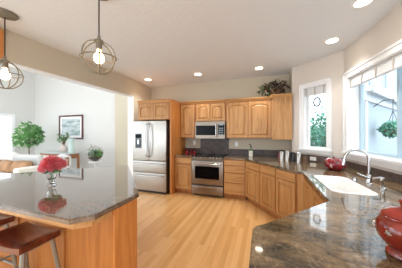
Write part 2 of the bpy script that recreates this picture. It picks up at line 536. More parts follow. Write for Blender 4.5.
def cloud(mb, n, c, r, ln, wd, droop=.3):
    for _ in range(n):
        while True:
            v = Vector((random.uniform(-1, 1), random.uniform(-1, 1), random.uniform(-1, 1)))
            if .25 < v.length < 1: break
        p = Vector(c) + Vector((v.x * r[0], v.y * r[1], v.z * r[2]))
        d = v.normalized() * .6 + Vector((random.uniform(-1, 1), random.uniform(-1, 1), random.uniform(-1, 1) - droop))
        l = ln * random.uniform(.7, 1.25)
        mb.leaf(p, d, l, wd * random.uniform(.8, 1.2))
    return mb

def shrub(label, x, y, z0, h, r, n, name='garden_shrub'):
    o = thing(name, label, 'shrub', (x, y, z0))
    cloud(MB(), n, (0, 0, h * .62), (r, r, h * .42), .11, .065).build('foliage', 'leaf_out', o)
    st = MB()
    for k in range(4):
        a = k * 1.7
        st.tube([(0.03 * math.cos(a), .03 * math.sin(a), 0), (.1 * r * math.cos(a), .1 * r * math.sin(a), h * .4), (.5 * r * math.cos(a), .5 * r * math.sin(a), h * .85)], [.03, .022, .008], 6)
    st.build('stem', 'stem', o, True)
shrub('teal green leafy shrub outside the narrow corner window', 1.62, 6.3, -.25, 2.2, .62, 1500)
shrub('taller pale green tree against the fence outside the corner window', 2.5, 8.2, -.25, 2.9, .7, 1100, 'garden_tree')

hk = thing('hanging_basket', 'green hanging basket on a bracket outside the wide window', 'plant', tuple(mxe @ Vector((.62, -.32, 0))))
cloud(MB(), 420, (0, 0, 1.58), (.20, .20, .15), .09, .06, .6).build('foliage', 'leaf_out', hk)
MB().lathe([(0, 1.43), (.08, 1.44), (.14, 1.54), (.145, 1.57), (.12, 1.56), (0, 1.55)], 16).build('basket', 'stem', hk, True)
ch = MB()
for k in range(3):
    a = k * 2.094
    ch.tube([(.13 * math.cos(a), .13 * math.sin(a), 1.56), (0, 0, 1.98)], .005, 5)
ch.tube([(0, 0, 1.98), (0, 0, 2.22)], .006, 5)
ch.build('hanger', 'blackm', hk)
MB().tube([(.02, -.015, 2.20), (0, 0, 2.23), (-.12, .095, 2.23), (-.253, .195, 2.10)], .009, 6).build('bracket', 'blackm', hk)
# round hanging ornament outside the corner window glass
p = mxa @ Vector((.40, .20, .0))
og = thing('garden_ornament', 'small round dark ringed ornament hanging outside the corner window', 'ornament', (p.x, p.y, 0), math.atan2((W2 - W1).y, (W2 - W1).x))
MB().tube([(.062 * math.cos(a * PI / 12), 0, 2.10 + .085 * math.sin(a * PI / 12)) for a in range(24)], .015, 6, True).build('ring', 'blackm', og, True)
MB().box(-.003, .003, -.008, -.005, 2.02, 2.18).box(-.06, .06, -.008, -.005, 2.097, 2.103).build('cross_wire', 'blackm', og)
MB().tube([(0, 0, 2.185), (0, 0, 2.42)], .003, 5).build('cord', 'blackm', og)

# ---------------------------------------------------------------- cabinet helpers (local: x along the face, -y to the room)
def panel_front(w_, h_, arch=0.0, t=.024, stile=.055):
    """raised-panel door in local x 0..w, z 0..h, front at y=-t"""
    n = 14
    x0, x1, z0, z1 = stile, w_ - stile, stile, h_ - stile
    inn = [(x0, z0), (x1, z0)]
    for k in range(n + 1):
        u = k / n
        x = x1 + (x0 - x1) * u
        if arch:
            e = min(1, max(0, (math.sin(PI * u)) ))
            z = z1 - arch + arch * (e ** .75)
            if u < .08 or u > .92: z = z1 - arch
        else: z = z1
        inn.append((x, z))
    cx, cz = w_ / 2, (z0 + z1) / 2
    out = [(0, 0), (w_, 0)]
    for k in range(n + 1):
        out.append((w_ * (1 - k / n), h_))
    def shrink(L, d):
        kx = 1 - 2 * d / (x1 - x0); kz = 1 - 2 * d / (z1 - z0)
        return [(cx + (x - cx) * kx, cz + (z - cz) * kz) for x, z in L]
    L = lambda P, y: [(x, y, z) for x, z in P]
    d = min(.04, (x1 - x0) * .2, (z1 - z0) * .2)
    o2 = [(w_ / 2 + (x - w_ / 2) * (1 - .008 / w_), h_ / 2 + (z - h_ / 2) * (1 - .008 / h_)) for x, z in out]
    return [L(out, 0), L(out, -t + .004), L(o2, -t), L(inn, -t), L(shrink(inn, .003), -t + .017), L(shrink(inn, .012), -t + .017), L(shrink(inn, d), -t + .001)]
def add_door(parent, x0, x1, z0, z1, arch=0.0, name='door', m='oak'):
    mb = MB(); mb.loops(panel_front(x1 - x0, z1 - z0, arch), cap0=True)
    o = mb.build(name, m, parent)
    o.location = (x0, 0, z0)
    return o
def add_drawer(parent, x0, x1, z0, z1):
    o = MB().box(0, x1 - x0, -.02, 0, 0, z1 - z0, .005, 2).build('drawer', 'oak_h', parent)
    o.location = (x0, 0, z0)
    return o
BZ0, BZ1 = .10, .893
def base_cabinet(label, p, ang, width, depth, fronts, toe=True, body='oak_frame', group=None, body_poly=None):
    o = thing('base_cabinet', label, 'cabinet', (p[0], p[1], 0), ang, group)
    b = MB()
    if body_poly: b.prism(body_poly, BZ0, BZ1)
    else: b.box(0, width, 0, depth, BZ0, BZ1)
    b.build('body', body, o)
    MB().box(.0, width, .06 if toe else .0, .08, 0, BZ0).build('toe_kick', 'oak_frame', o)
    for (k, x0, x1, z0, z1) in fronts:
        if k == 'd': add_door(o, x0, x1, z0, z1)
        else: add_drawer(o, x0, x1, z0, z1)
    return o
UZ0, UZ1 = 1.36, 2.235
def crown(mb, x0, x1, y, side_l=None, side_r=None, z=UZ1):
    prof = [(y + .01, z - .005), (y - .012, z), (y - .018, z + .02), (y - .045, z + .05), (y - .045, z + .065), (y + .01, z + .065)]
    mb.extrude_profile(prof, x0, x1)
    return mb
def wall_cabinet(label, x0, x1, yf, z0, doors, z1=UZ1, arch=.05):
    o = thing('wall_cabinet', label, 'cabinet', (x0, yf, 0))
    MB().box(0, x1 - x0, 0, 4.68 - yf, z0, z1).build('body', 'oak_frame', o)
    crown(MB(), -.0, x1 - x0, 0, z=z1).build('crown_moulding', 'oak_h', o)
    wd = (x1 - x0 - .03) / doors
    for k in range(doors):
        add_door(o, .015 + k * wd + .006, .015 + (k + 1) * wd - .006, z0 + .012, z1 - .025, arch)
    return o

# upper run on the back wall
fc = wall_cabinet('oak cabinet with two arched doors above the refrigerator', -3.0, -2.092, 3.85, 1.81, 2, arch=.045)
MB().box(.908, .953, 0, .83, 0, UZ1 + .06).build('side_panel', 'oak_end', fc)
wall_cabinet('single arched door oak wall cabinet between refrigerator and microwave', -2.045, -1.625, 4.35, UZ0, 1)
wall_cabinet('short two door oak wall cabinet directly above the microwave', -1.62, -.832, 4.35, 1.775, 2, arch=.045)
wall_cabinet('wide two door oak wall cabinet to the right of the microwave', -.828, .215, 4.35, UZ0, 2)
cc = thing('wall_cabinet', 'plain ended oak wall cabinet in the corner under the dried leaves', 'cabinet', (.22, 4.21, 0))
MB().box(0, .383, 0, .47, 1.34, 2.25).build('body', 'oak', cc)
crown(MB(), -.03, .383, 0, z=2.25).box(-.045, .383, .0, .47, 2.25, 2.31).build('crown_moulding', 'oak_h', cc)
dd = MB(Matrix.Rotation(-PI / 2, 4, 'Z')).loops(panel_front(.12, .85, 0.0, stile=.03), cap0=True).build('door', 'oak', cc)
dd.location = (0, .13, 1.36)

# base run
base_cabinet('narrow oak base cabinet between refrigerator panel and range', (-2.043, 4.02), 0, .45, .655, [('w', .012, .438, .74, .875), ('d', .012, .438, .125, .722)])
base_cabinet('oak base cabinet of four drawers beside the range', (-.818, 4.02), 0, .475, .655,
             [('w', .012, .463, .765, .875), ('w', .012, .463, .605, .75), ('w', .012, .463, .38, .59), ('w', .012, .463, .125, .365)])
A_, C_ = Vector((-.335, 4.025)), Vector((.565, 2.845))
dg = (C_ - A_).normalized(); LG = (C_ - A_).length; ag = math.atan2(dg.y, dg.x)
q = lambda tt: A_ + (C_ - A_) * tt
base_cabinet('angled one door oak base cabinet next to the drawer stack', q(0.004), ag, LG * .34, .5, [('w', .012, LG * .34 - .012, .745, .875), ('d', .012, LG * .34 - .012, .125, .73)])
wq = LG * .564
base_cabinet('angled oak base cabinet with two drawers over two doors', q(.346), ag, wq, .5,
             [('w', .012, wq / 2 - .012, .745, .875), ('w', wq / 2 + .012, wq - .012, .745, .875), ('d', .012, wq / 2 - .012, .125, .73), ('d', wq / 2 + .012, wq - .012, .125, .73)])
B_ = Vector((.535, 1.70))
d2 = (B_ - C_).normalized(); a2 = math.atan2(d2.y, d2.x); L2 = (B_ - C_).length
base_cabinet('oak base cabinet with two doors under the white sink', C_ + d2 * .02, a2, L2 - .03, .06,
             [('d', .03, L2 / 2 - .02, .125, .86), ('d', L2 / 2 + .005, L2 - .05, .125, .86)])
fl = MB().prism([q(.915), C_, C_ + Vector((.09, 0)), q(.915) + Vector((.06, .05))], BZ0, BZ1).build('cabinet_filler', 'oak')
tag(fl, 'plain oak filler post between angled cabinet and sink cabinet', 'cabinet post')
pc = thing('peninsula_cabinet', 'oak cabinet body under the near granite peninsula', 'cabinet')
MB().prism([(.535, 1.68), (.04, 1.12), (.0, 1.04), (.0, .30), (1.3, .30), (1.3, 1.68)], BZ0, BZ1).build('body', 'oak_end', pc)
MB().prism([(.5, 1.60), (.08, 1.08), (.06, .34), (1.2, .34), (1.2, 1.60)], 0, BZ0).build('toe_kick', 'oak_frame', pc)

# countertops
CT0, CT1 = .895, .93
def rrect(x0, x1, y0, y1, r, n=6):
    P = []
    for cx, cy, a0 in ((x1 - r, y1 - r, 0), (x0 + r, y1 - r, 90), (x0 + r, y0 + r, 180), (x1 - r, y0 + r, 270)):
        for k in range(n + 1):
            a = math.radians(a0 + 90 * k / n)
            P.append((cx + r * math.cos(a), cy + r * math.sin(a)))
    return P
SX0, SX1, SY0, SY1 = .612, .965, 1.93, 2.66
rwx = lambda y: 1.303 + .1005 * (3.63 - y)
poly = [(-.818, 3.985), (-.355, 3.985), (.535, 2.825), (.503, 1.68), (.0, 1.118), (-.035, 1.09), (-.05, 1.05), (-.05, .26),
        (rwx(.26) - .005, .26), (1.297, 3.62), (.603, 4.255), (.603, 4.675), (-.818, 4.675)]
ct = thing('countertop', 'long brown grey granite worktop wrapping the corner, sink and near peninsula', 'worktop')
MB().prism(poly, CT0, CT1, .006, holes=[rrect(SX0 + .012, SX1 - .012, SY0 + .012, SY1 - .012, .07)]).build('slab', 'granite', ct)
sp = MB().box(-.818, .60, 4.655, 4.675, CT1, 1.075, .003)
sp.build('backsplash', 'splash', ct)
MB(mxa).box(.01, LA - .01, -.022, -.002, CT1, 1.055, .003).build('backsplash', 'splash', ct)
MB(mxr).box(.03, 3.3, -.022, -.002, CT1, 1.025, .003).build('backsplash', 'splash', ct)
MB().box(.584, .604, 4.27, 4.655, CT1, 1.075, .003).build('backsplash', 'splash', ct)
cl = thing('countertop', 'short granite worktop between refrigerator panel and range', 'worktop')
MB().prism([(-2.043, 3.985), (-1.592, 3.985), (-1.592, 4.675), (-2.043, 4.675)], CT0, CT1, .006).build('slab', 'granite', cl)
MB().box(-2.043, -1.592, 4.655, 4.675, CT1, 1.075, .003).build('backsplash', 'splash', cl)
tag(MB().box(-1.590, -.820, 4.655, 4.676, .93, 1.36).build('granite_splashback', 'splash'), 'dark granite panel on the wall between range and microwave', 'splashback')

# sink
sk = thing('sink', 'white rectangular kitchen sink set in granite under the wide window', 'sink')
z = lambda L, h: [(x, y, h) for x, y in L]
MB().loops([z(rrect(SX0, SX1, SY0, SY1, .08), CT1), z(rrect(SX0, SX1, SY0, SY1, .08), CT1 + .006), z(rrect(SX0 + .02, SX1 - .02, SY0 + .02, SY1 - .02, .065), CT1 + .007),
            z(rrect(SX0 + .026, SX1 - .026, SY0 + .026, SY1 - .026, .06), CT1 - .005), z(rrect(SX0 + .035, SX1 - .035, SY0 + .035, SY1 - .035, .06), CT1 - .15),
            z(rrect(SX0 + .07, SX1 - .07, SY0 + .07, SY1 - .07, .05), CT1 - .175)]).build('basin', 'porcelain', sk, True)
MB().lathe([(0, .757), (.04, .757), (.042, .760), (.03, .762), (0, .759)], 20, Matrix.Translation((.79, 2.3, 0))).build('drain', 'chrome', sk, True)

# faucet
FX, FY = 1.07, 2.37
fa = thing('faucet', 'chrome gooseneck faucet behind the white sink', 'faucet', (FX, FY, CT1))
MB().lathe([(0, 0), (.032, 0), (.032, .008), (.024, .016), (.023, .09), (.018, .10), (0, .10)], 20).build('base', 'chrome', fa, True)
pts = [(0, 0, .09), (0, 0, .26)]
for k in range(1, 15):
    a = PI * k / 15
    pts.append((-.10 + .10 * math.cos(a), .03 * (1 - math.cos(a)) / 2, .26 + .10 * math.sin(a)))
pts += [(-.203, .03, .25), (-.212, .031, .21)]
MB().tube(pts, .0135, 12).build('spout', 'chrome', fa, True)
MB().tube([(-.205, .03, .245), (-.214, .031, .185)], [.0165, .020], 12).build('spray_head', 'chrome', fa, True)
MB().tube([(-.01, -.02, .065), (-.05, -.03, .085), (-.12, -.045, .115)], [.013, .009, .007], 10).build('handle', 'chrome', fa, True)
so = thing('soap_dispenser', 'chrome pump soap dispenser beside the faucet', 'soap dispenser', (1.10, 2.20, CT1))
MB().lathe([(0, 0), (.026, 0), (.026, .01), (.016, .02), (.016, .07), (.02, .075), (.02, .11), (0, .113)], 18).build('body', 'chrome', so, True)
MB().tube([(0, 0, .10), (-.02, 0, .108), (-.075, 0, .095)], [.012, .010, .008], 10).build('spout', 'chrome', so, True)
ag_ = thing('air_gap_cap', 'small round chrome cap on granite between sink and faucet', 'sink fitting', (.99, 2.47, CT1))
MB().lathe([(0, 0), (.02, 0), (.02, .03), (.014, .042), (0, .045)], 16).build('cap', 'chrome', ag_, True)

# ---------------------------------------------------------------- appliances
# refrigerator
fr = thing('refrigerator', 'stainless french door refrigerator with water dispenser', 'refrigerator', (-3.14, 3.815, 0))
FW = .968
MB().box(.005, FW - .005, .07, .82, .02, 1.765, .004).build('body', 'steel_side', fr)
MB().box(.03, FW - .03, .02, .07, .0, .05).build('kick_grille', 'blackm', fr)
dz0 = .80
ld = MB().box(0, FW / 2 - .003, 0, .065, dz0, 1.785, .012, 3).build('door', 'steel', fr, True)
rd = MB().box(FW / 2 + .003, FW, 0, .065, dz0, 1.785, .012, 3).build('door', 'steel', fr, True)
for d_, xx in ((ld, FW / 2 - .04), (rd, FW / 2 + .04)):
    sgn = -1 if xx < FW / 2 else 1
    pts = [(xx, -.005, .90), (xx, -.05, .93)] + [(xx + sgn * .035 * math.sin(PI * k / 10), -.055, .93 + .75 * k / 10) for k in range(11)] + [(xx, -.05, 1.69), (xx, -.005, 1.72)]
    MB().tube(pts, .013, 10).build('handle', 'chrome', d_, True)
dp = MB().box(.075, .275, -.004, .01, 1.10, 1.47, .004).build('water_dispenser', 'label_grey', ld)
MB().box(.09, .26, -.006, .0, 1.12, 1.33).build('dispenser_recess', 'dark_opening', ld)
MB().box(.09, .26, -.007, .0, 1.355, 1.455).build('display', 'black', ld)
MB().box(.15, .2, -.012, -.004, 1.20, 1.32, .003).build('dispenser_lever', 'chrome', ld)
for z0, z1, hz in ((.505, .79, .725), (.055, .495, .43)):
    dr = MB().box(0, FW, 0, .065, z0, z1, .012, 3).build('drawer', 'steel', fr, True)
    MB().tube([(.07, -.002, hz), (.08, -.05, hz)] + [(.08 + (FW - .16) * k / 8, -.052 - .012 * math.sin(PI * k / 8), hz) for k in range(9)] + [(FW - .08, -.05, hz), (FW - .07, -.002, hz)], .013, 10).build('handle', 'chrome', dr, True)

# range
rg = thing('range', 'stainless slide in range with black glass cooktop', 'range', (-1.585, 3.985, 0))
RW = .76
MB().box(0, RW, .04, .66, .05, .915).build('body', 'steel_side', rg)
MB().box(.02, RW - .02, .08, .62, 0, .05).build('plinth', 'blackm', rg)
MB().box(-.002, RW + .002, .03, .66, .915, .937, .004).build('cooktop', 'black', rg)
MB().extrude_profile([(.0, .84), (.0, .865), (.04, .937), (.07, .937), (.07, .84)], 0, RW).build('control_panel', 'steel_floor_tint', rg)
for x in (.07, .15, .23, .46, .54, .62, .70):
    k = MB().lathe([(0, 0), (.021, 0), (.019, .022), (0, .024)], 16, Matrix.Translation((x, .018, .902)) @ Matrix.Rotation(math.radians(60), 4, 'X')).build('knob', 'chrome', rg, True)
rings_ = [(.19, .22, .10), (.19, .48, .075), (.57, .22, .075), (.57, .48, .10)]
for x, y, r in rings_:
    MB().tube([(x + r * math.cos(a * PI / 16), y + r * math.sin(a * PI / 16), .9372) for a in range(32)], .0018, 4, True).build('burner_ring', 'label_grey', rg)
od = MB().box(0, RW, -.01, .04, .29, .835, .01, 2).build('oven_door', 'steel_floor_tint', rg, True)
MB().box(.09, RW - .09, -.014, -.008, .42, .71, .004).build('oven_window', 'black', od)
MB().tube([(.05, -.01, .775), (.05, -.055, .775), (RW / 2, -.06, .775), (RW - .05, -.055, .775), (RW - .05, -.01, .775)], .014, 10).build('handle', 'chrome', od, True)
sd = MB().box(0, RW, -.01, .04, .055, .262, .01, 2).build('warming_drawer', 'steel_floor_tint', rg, True)
MB().box(.03, RW - .03, -.03, -.008, .225, .245, .004).build('handle', 'chrome', sd)

# microwave
mw = thing('microwave', 'stainless over the range microwave with dark door glass', 'microwave', (-1.60, 4.27, 1.345))
MW = .76
MB().box(0, MW, .03, .40, 0, .425).build('body', 'blackm', mw)
fd = MB().box(0, .575, 0, .03, .0, .425, .005, 2).build('door', 'steel_floor_tint', mw)
MB().box(.022, .53, -.004, .002, .085, .325, .003).build('door_glass', 'black', fd)
MB().tube([(.545, .0, .06), (.545, -.035, .075), (.545, -.035, .35), (.545, .0, .365)], .011, 10).build('handle', 'chrome', fd, True)
cp = MB().box(.579, MW, 0, .03, 0, .425, .005, 2).build('control_panel', 'steel_floor_tint', mw)
MB().box(.595, MW - .012, -.003, .002, .10, .345).build('keypad', 'black', cp)
MB().box(.62, MW - .04, -.005, -.002, .32, .36).build('display', 'label_grey', cp)
kp = MB()
for i in range(4):
    for j in range(3): kp.box(.62 + .036 * j, .646 + .036 * j, -.005, -.002, .09 + .05 * i, .118 + .05 * i)
kp.build('key', 'label_grey', cp)
MB().box(.05, MW - .05, .08, .36, -.006, .0).build('vent_grille', 'blackm', mw)

# ---------------------------------------------------------------- island
isl = thing('kitchen_island', 'home plate shaped oak island with polished granite top', 'island')
MB().prism([(-1.075, 1.085), (-1.075, 1.335), (-2.17, 2.45), (-3.20, 1.39), (-3.20, 1.085)], .0, .893).build('body', 'oak_island', isl)
MB().box(-1.078, -1.058, 1.085, 1.345, 0, .885, .002).build('end_panel', 'oak_end', isl)
# apron under the overhang follows the seating edge
MB().prism([(-3.2, .835), (-1.15, .835), (-1.082, .91), (-1.082, 1.085), (-1.112, 1.085), (-1.112, .92), (-1.165, .865), (-3.2, .865)], .842, .893).build('apron', 'oak_h', isl)
for x in (-1.62, -2.25, -2.88):
    MB().box(x - .03, x + .03, 1.075, 1.085, 0, .82, .002).build('batten', 'oak_island', isl)
MB().prism([(-1.045, 1.352), (-2.17, 2.52), (-3.295, 1.40), (-3.295, .90), (-3.20, .795), (-1.135, .795), (-1.04, .898)], CT0, CT1, .008).build('countertop', 'granite_island', isl)

# stools
def make_stool():
    o = thing('saddle_stool', '', 'stool')
    L, D, H = .44, .27, .675
    nx, ny = 14, 8
    b = bmesh.new()
    top = [[None] * (ny + 1) for _ in range(nx + 1)]
    bot = [[None] * (ny + 1) for _ in range(nx + 1)]
    for i in range(nx + 1):
        for j in range(ny + 1):
            u, v = i / nx * 2 - 1, j / ny * 2 - 1
            x, y = u * L / 2, v * D / 2
            zt = H - .022 * (1 - u * u) + .004 * (1 - v * v) - (.006 if abs(u) == 1 or abs(v) == 1 else 0)
            top[i][j] = b.verts.new((x, y, zt)); bot[i][j] = b.verts.new((x, y, H - .052 - .010 * (1 - u * u)))
    for i in range(nx):
        for j in range(ny):
            b.faces.new((top[i][j], top[i + 1][j], top[i + 1][j + 1], top[i][j + 1]))
            b.faces.new((bot[i][j], bot[i][j + 1], bot[i + 1][j + 1], bot[i + 1][j]))
    for i in range(nx):
        b.faces.new((top[i][0], bot[i][0], bot[i + 1][0], top[i + 1][0])); b.faces.new((top[i][ny], top[i + 1][ny], bot[i + 1][ny], bot[i][ny]))
    for j in range(ny):
        b.faces.new((top[0][j], top[0][j + 1], bot[0][j + 1], bot[0][j])); b.faces.new((top[nx][j], bot[nx][j], bot[nx][j + 1], top[nx][j + 1]))
    bmesh.ops.recalc_face_normals(b, faces=b.faces[:])
    m_ = MB(); m_._merge(b); m_.build('seat', 'saddle', o, 50)
    MB().box(-.19, .19, -.105, -.085, .60, .622).box(-.19, .19, .085, .105, .60, .622).box(-.19, -.17, -.085, .085, .60, .622).box(.17, .19, -.085, .085, .60, .622).build('seat_frame', 'stool_metal', o)
    for sx in (-1, 1):
        for sy in (-1, 1):
            MB().tube([(sx * .18, sy * .095, .61), (sx * .255, sy * .165, .0)], .017, 8).build('leg', 'stool_metal', o, True)
    for sy in (-1, 1):
        MB().tube([(-.217, sy * .139, .2), (.217, sy * .139, .2)], .010, 8).build('stretcher', 'stool_metal', o, True)
    for sx in (-1, 1):
        MB().tube([(sx * .208, -.128, .3), (sx * .208, .128, .3)], .010, 8).build('stretcher', 'stool_metal', o, True)
    return o
st1 = make_stool(); st1.location = (-1.80, .905, 0)
st1['label'] = 'mahogany saddle stool with grey metal legs, nearest the island corner'; st1['group'] = 'saddle stools at the island'
st2 = copy_tree(st1); st2.location = (-2.48, .93, 0)
st2['label'] = 'mahogany saddle stool farther along the island, cut off by the picture edge'

# pendants
def make_pendant(x, y, zc, R):
    o = thing('pendant_lamp', '', 'lamp', (x, y, 0))
    MB().lathe([(0, CEIL), (.112, CEIL), (.116, CEIL - .012), (.105, CEIL - .026), (.05, CEIL - .032), (.02, CEIL - .05), (0, CEIL - .05)], 32).build('canopy', 'bronze', o, True)
    MB().tube([(0, 0, CEIL - .04), (0, 0, zc + R + .05)], .006, 8).build('cord', 'blackm', o)
    MB().lathe([(0, zc + R + .06), (.014, zc + R + .055), (.016, zc + R + .02), (.04, zc + R + .012), (.042, zc + R - .005), (.03, zc + R - .012), (.026, zc + R - .075), (0, zc + R - .075)], 18).build('socket', 'bronze', o, True)
    def hoop(rot, name='hoop'):
        pts = [rot @ Vector((R * math.cos(a * PI / 18), 0, R * math.sin(a * PI / 18))) + Vector((0, 0, zc)) for a in range(36)]
        MB().tube(pts, .0062, 6, True).build(name, 'bronze', o, True)
    for k in range(3): hoop(Matrix.Rotation(k * PI / 3 + .35, 3, 'Z'))
    hoop(Matrix.Rotation(PI / 2 + .10, 3, 'X'), 'ring')
    zb = zc + R - .075
    MB().lathe([(0, zb), (.014, zb - .004), (.018, zb - .025), (.042, zb - .065), (.048, zb - .09), (.042, zb - .115), (.024, zb - .134), (0, zb - .14)], 20).build('bulb', 'bulb', o, True)
    return o
p1 = make_pendant(-1.518, 1.355, 2.21, .158)
p1['label'] = 'open globe cage pendant lamp with lit bulb hanging over the island middle'; p1['group'] = 'globe cage pendants over the island'
p2 = make_pendant(-2.84, 1.255, 2.15, .158)
p2['label'] = 'open globe cage pendant lamp hanging in front of the beige header'; p2['group'] = 'globe cage pendants over the island'

# downlights in the ceiling; the last three are unseen, added as fill light
dl = [(-2.792, 3.971, 'recessed ceiling light above the refrigerator'), (-1.423, 3.984, 'recessed ceiling light above the range'),
      (-.059, 4.04, 'recessed ceiling light in front of the dried leaf arrangement'), (1.0, 3.2, 'recessed ceiling light above the corner between the two windows'),
      (1.019, 2.367, 'recessed ceiling light over the sink and faucet'),
      (1.05, .9, 'unseen recessed ceiling light added over the near peninsula as fill'), (-.4, -1.2, 'unseen recessed ceiling light added behind the peninsula as fill'), (-2.4, -1.2, 'unseen recessed ceiling light added behind the island as fill')]
for x, y, lb in dl:
    o = thing('recessed_light', lb, 'ceiling light', (x, y, CEIL), 0, 'recessed ceiling lights')
    MB().lathe([(.075, 0), (.105, 0), (.105, -.006), (.075, -.010), (.075, 0)], 28).build('trim_ring', 'white', o, True)
    MB().lathe([(0, -.004), (.075, -.004), (.075, -.001), (0, -.001)], 28).build('lens', 'lens', o)
    L = bpy.data.lights.new('downlight', 'SPOT'); L.energy = DOWNLIGHT_W * 2.2; L.color = (1, .97, .93); L.spot_size = math.radians(112); L.spot_blend = 1.0; L.shadow_soft_size = .07
    lo = bpy.data.objects.new('downlight', L); C.objects.link(lo); lo.parent = o; lo.location = (0, 0, -.03)

# unseen lamps added under the living room ceiling to brighten it
for x, y in ((-8.2, 2.4), (-5.4, 2.4), (-6.8, .2)):
    o = thing('living_fill_lamp', 'unseen round lamp added high up to brighten the living room', 'ceiling light', (x, y, 4.4), 0, 'added living room fill lamps')
    MB().lathe([(0, 0), (.16, 0), (.16, -.02), (.13, -.03), (0, -.03)], 24).build('body', 'white', o, True)
    L = bpy.data.lights.new('lamp', 'POINT'); L.energy = LIVING_FILL_W; L.color = (1, .97, .94); L.shadow_soft_size = .12
    lo = bpy.data.objects.new('lamp', L); C.objects.link(lo); lo.parent = o; lo.location = (0, 0, -.2)

# oak box at the far end of the header
oc = thing('wall_cabinet', 'oak wall cabinet high on the header at the picture edge', 'cabinet', (LX(1.43) + .002, .62, 0))
MB().box(0, .03, 0, .80, 2.46, 2.80).build('body', 'oak_end', oc)
MB().box(.0, .045, -.01, .81, 2.80, 2.84).build('crown_moulding', 'oak_h', oc)

# ---------------------------------------------------------------- things on the worktops
vs = thing('vase', 'clear glass vase holding red flowers on the island', 'vase', (-2.09, 1.288, CT1))
MB().lathe([(0, 0), (.035, 0), (.042, .01), (.03, .03), (.026, .045), (.04, .075), (.043, .11), (.046, .13), (.042, .13), (.038, .11), (.034, .075), (.02, .05), (0, .045)], 24).build('body', 'glass', vs, True)
fb = thing('flower_bouquet', 'coral red and pink blooms bunched in the glass vase', 'flowers', (-2.09, 1.288, CT1 - .022))
def bloom(cx, cy, cz, r, m, n=60):
    b = MB()
    for k in range(n):
        ph = math.acos(1 - 1.7 * (k + .5) / n); th = k * 2.39996
        d = Vector((math.sin(ph) * math.cos(th), math.sin(ph) * math.sin(th), math.cos(ph)))
        p = Vector((cx, cy, cz)) + d * r * .45
        b.leaf(p, d + Vector((0, 0, .25)), r * .75, r * .75, d.orthogonal())
    return b.build('bloom', m, fb)
bloom(0, 0, .24, .085, 'petal', 90); bloom(.06, -.01, .215, .065, 'petal'); bloom(-.065, .02, .215, .065, 'petal2'); bloom(.01, -.06, .205, .06, 'petal'); bloom(-.03, .06, .215, .06, 'petal2'); bloom(.045, .05, .225, .06, 'petal')
sm = MB()
for dx, dy in ((.01, 0), (-.012, .01), (.005, -.014), (-.004, .008)): sm.tube([(dx, dy, .08), (dx * .6, dy * .6, .12), (dx * 3, dy * 3, .2)], .0035, 6)
sm.build('stem', 'leaf_dark', fb)
lf = MB()
for k in range(8): lf.leaf((0, 0, .17), (math.cos(k * .8), math.sin(k * .8), -.15), .10, .045)
lf.build('leaves', 'leaf_dark', fb)

# lidded jar on the peninsula
jr = thing('ginger_jar', 'rust red lidded ceramic jar on the near peninsula', 'jar', (.585, 1.02, CT1), math.radians(200))
MB().lathe([(0, 0), (.050, 0), (.060, .006), (.058, .022), (.050, .030), (.062, .045), (.086, .075), (.096, .11), (.092, .14), (.075, .165), (.066, .172), (.06, .172), (0, .17)], 32).build('body', 'rust', jr, True)
MB().lathe([(.072, .170), (.076, .176), (.070, .186), (.045, .202), (.018, .210), (.012, .216), (.014, .226), (.020, .236), (.014, .246), (0, .249)], 32).build('lid', 'rust', jr, True)
MB().tube([(.078 * math.cos(a * PI / 16), .078 * math.sin(a * PI / 16), .170) for a in range(32)], .004, 6, True).build('rim', 'rust', jr, True)
def rosette(parent, a, rr, zz, sz):
    P = []
    for k in range(30):
        t_ = k * 2 * PI / 30
        P.append((sz * (.68 + .32 * math.cos(5 * t_)) * math.cos(t_), sz * (.68 + .32 * math.cos(5 * t_)) * math.sin(t_)))
    mx = Matrix.Translation((rr * math.cos(a), rr * math.sin(a), zz)) @ Matrix.Rotation(a, 4, 'Z') @ Matrix.Rotation(PI / 2, 4, 'Y')
    MB(mx).prism(P, -.004, .004, .002).build('ornament', 'silver', parent, True)
for k in range(7): rosette(jr, k * .8976 + .2, .0955, .112, .014)

# red pumpkin jar in the corner
rp = thing('pumpkin_jar', 'dark red glazed pumpkin shaped jar between the two windows', 'jar', (1.02, 3.16, CT1))
b = MB(); n = 48; prof = [(.0, .0), (.065, 0), (.11, .02), (.138, .065), (.14, .10), (.12, .145), (.08, .172), (.03, .177), (.0, .17)]
b.lathe(prof, n)
for v in b.bm.verts:
    a = math.atan2(v.co.y, v.co.x); k = 1 - .09 * abs(math.cos(4 * a)) ** 3
    v.co.x *= k; v.co.y *= k
b.build('body', 'red', rp, True)
MB().tube([(0, 0, .155), (-.005, .0, .175), (-.02, .005, .195)], [.018, .012, .014], 8).build('stem', 'red', rp, True)
for a, zz, sz in ((3.55, .12, .028), (4.15, .075, .034), (4.75, .125, .028), (5.25, .07, .03)): rosette(rp, a, .13, zz, sz * .8)

# canister group by the corner
def canister(x, y, r, h, body, lid, label, cat='canister', name='canister'):
    o = thing(name, label, cat, (x, y, CT1), 0, 'kitchen canisters in the corner')
    MB().lathe([(0, 0), (r, 0), (r, h * .84), (r * .97, h * .85), (0, h * .85)], 24).build('body', body, o, True)
    MB().lathe([(r * .98, h * .85), (r * 1.02, h * .86), (r * 1.0, h * .96), (r * .5, h * .985), (r * .25, h), (0, h)], 24).build('lid', lid, o, True)
    return o
canister(.37, 3.86, .044, .225, 'steel', 'blackm', 'tall stainless canister closest to the red bottle')
canister(.465, 3.83, .044, .215, 'steel', 'steel', 'plain stainless canister second in the corner row')
canister(.56, 3.80, .040, .19, 'blackm', 'blackm', 'black canister in the middle of the corner row')
canister(.65, 3.77, .044, .20, 'steel', 'chrome', 'stainless canister between black and brown canisters')
canister(.755, 3.80, .045, .15, 'stem', 'blackm', 'brown canister at the window end of the row')
rb = thing('bottle', 'small red bottle standing behind the stainless canisters', 'bottle', (.36, 4.25, CT1))
MB().lathe([(0, 0), (.03, 0), (.032, .08), (.014, .12), (.013, .155), (0, .157)], 18).build('body', 'red', rb, True)
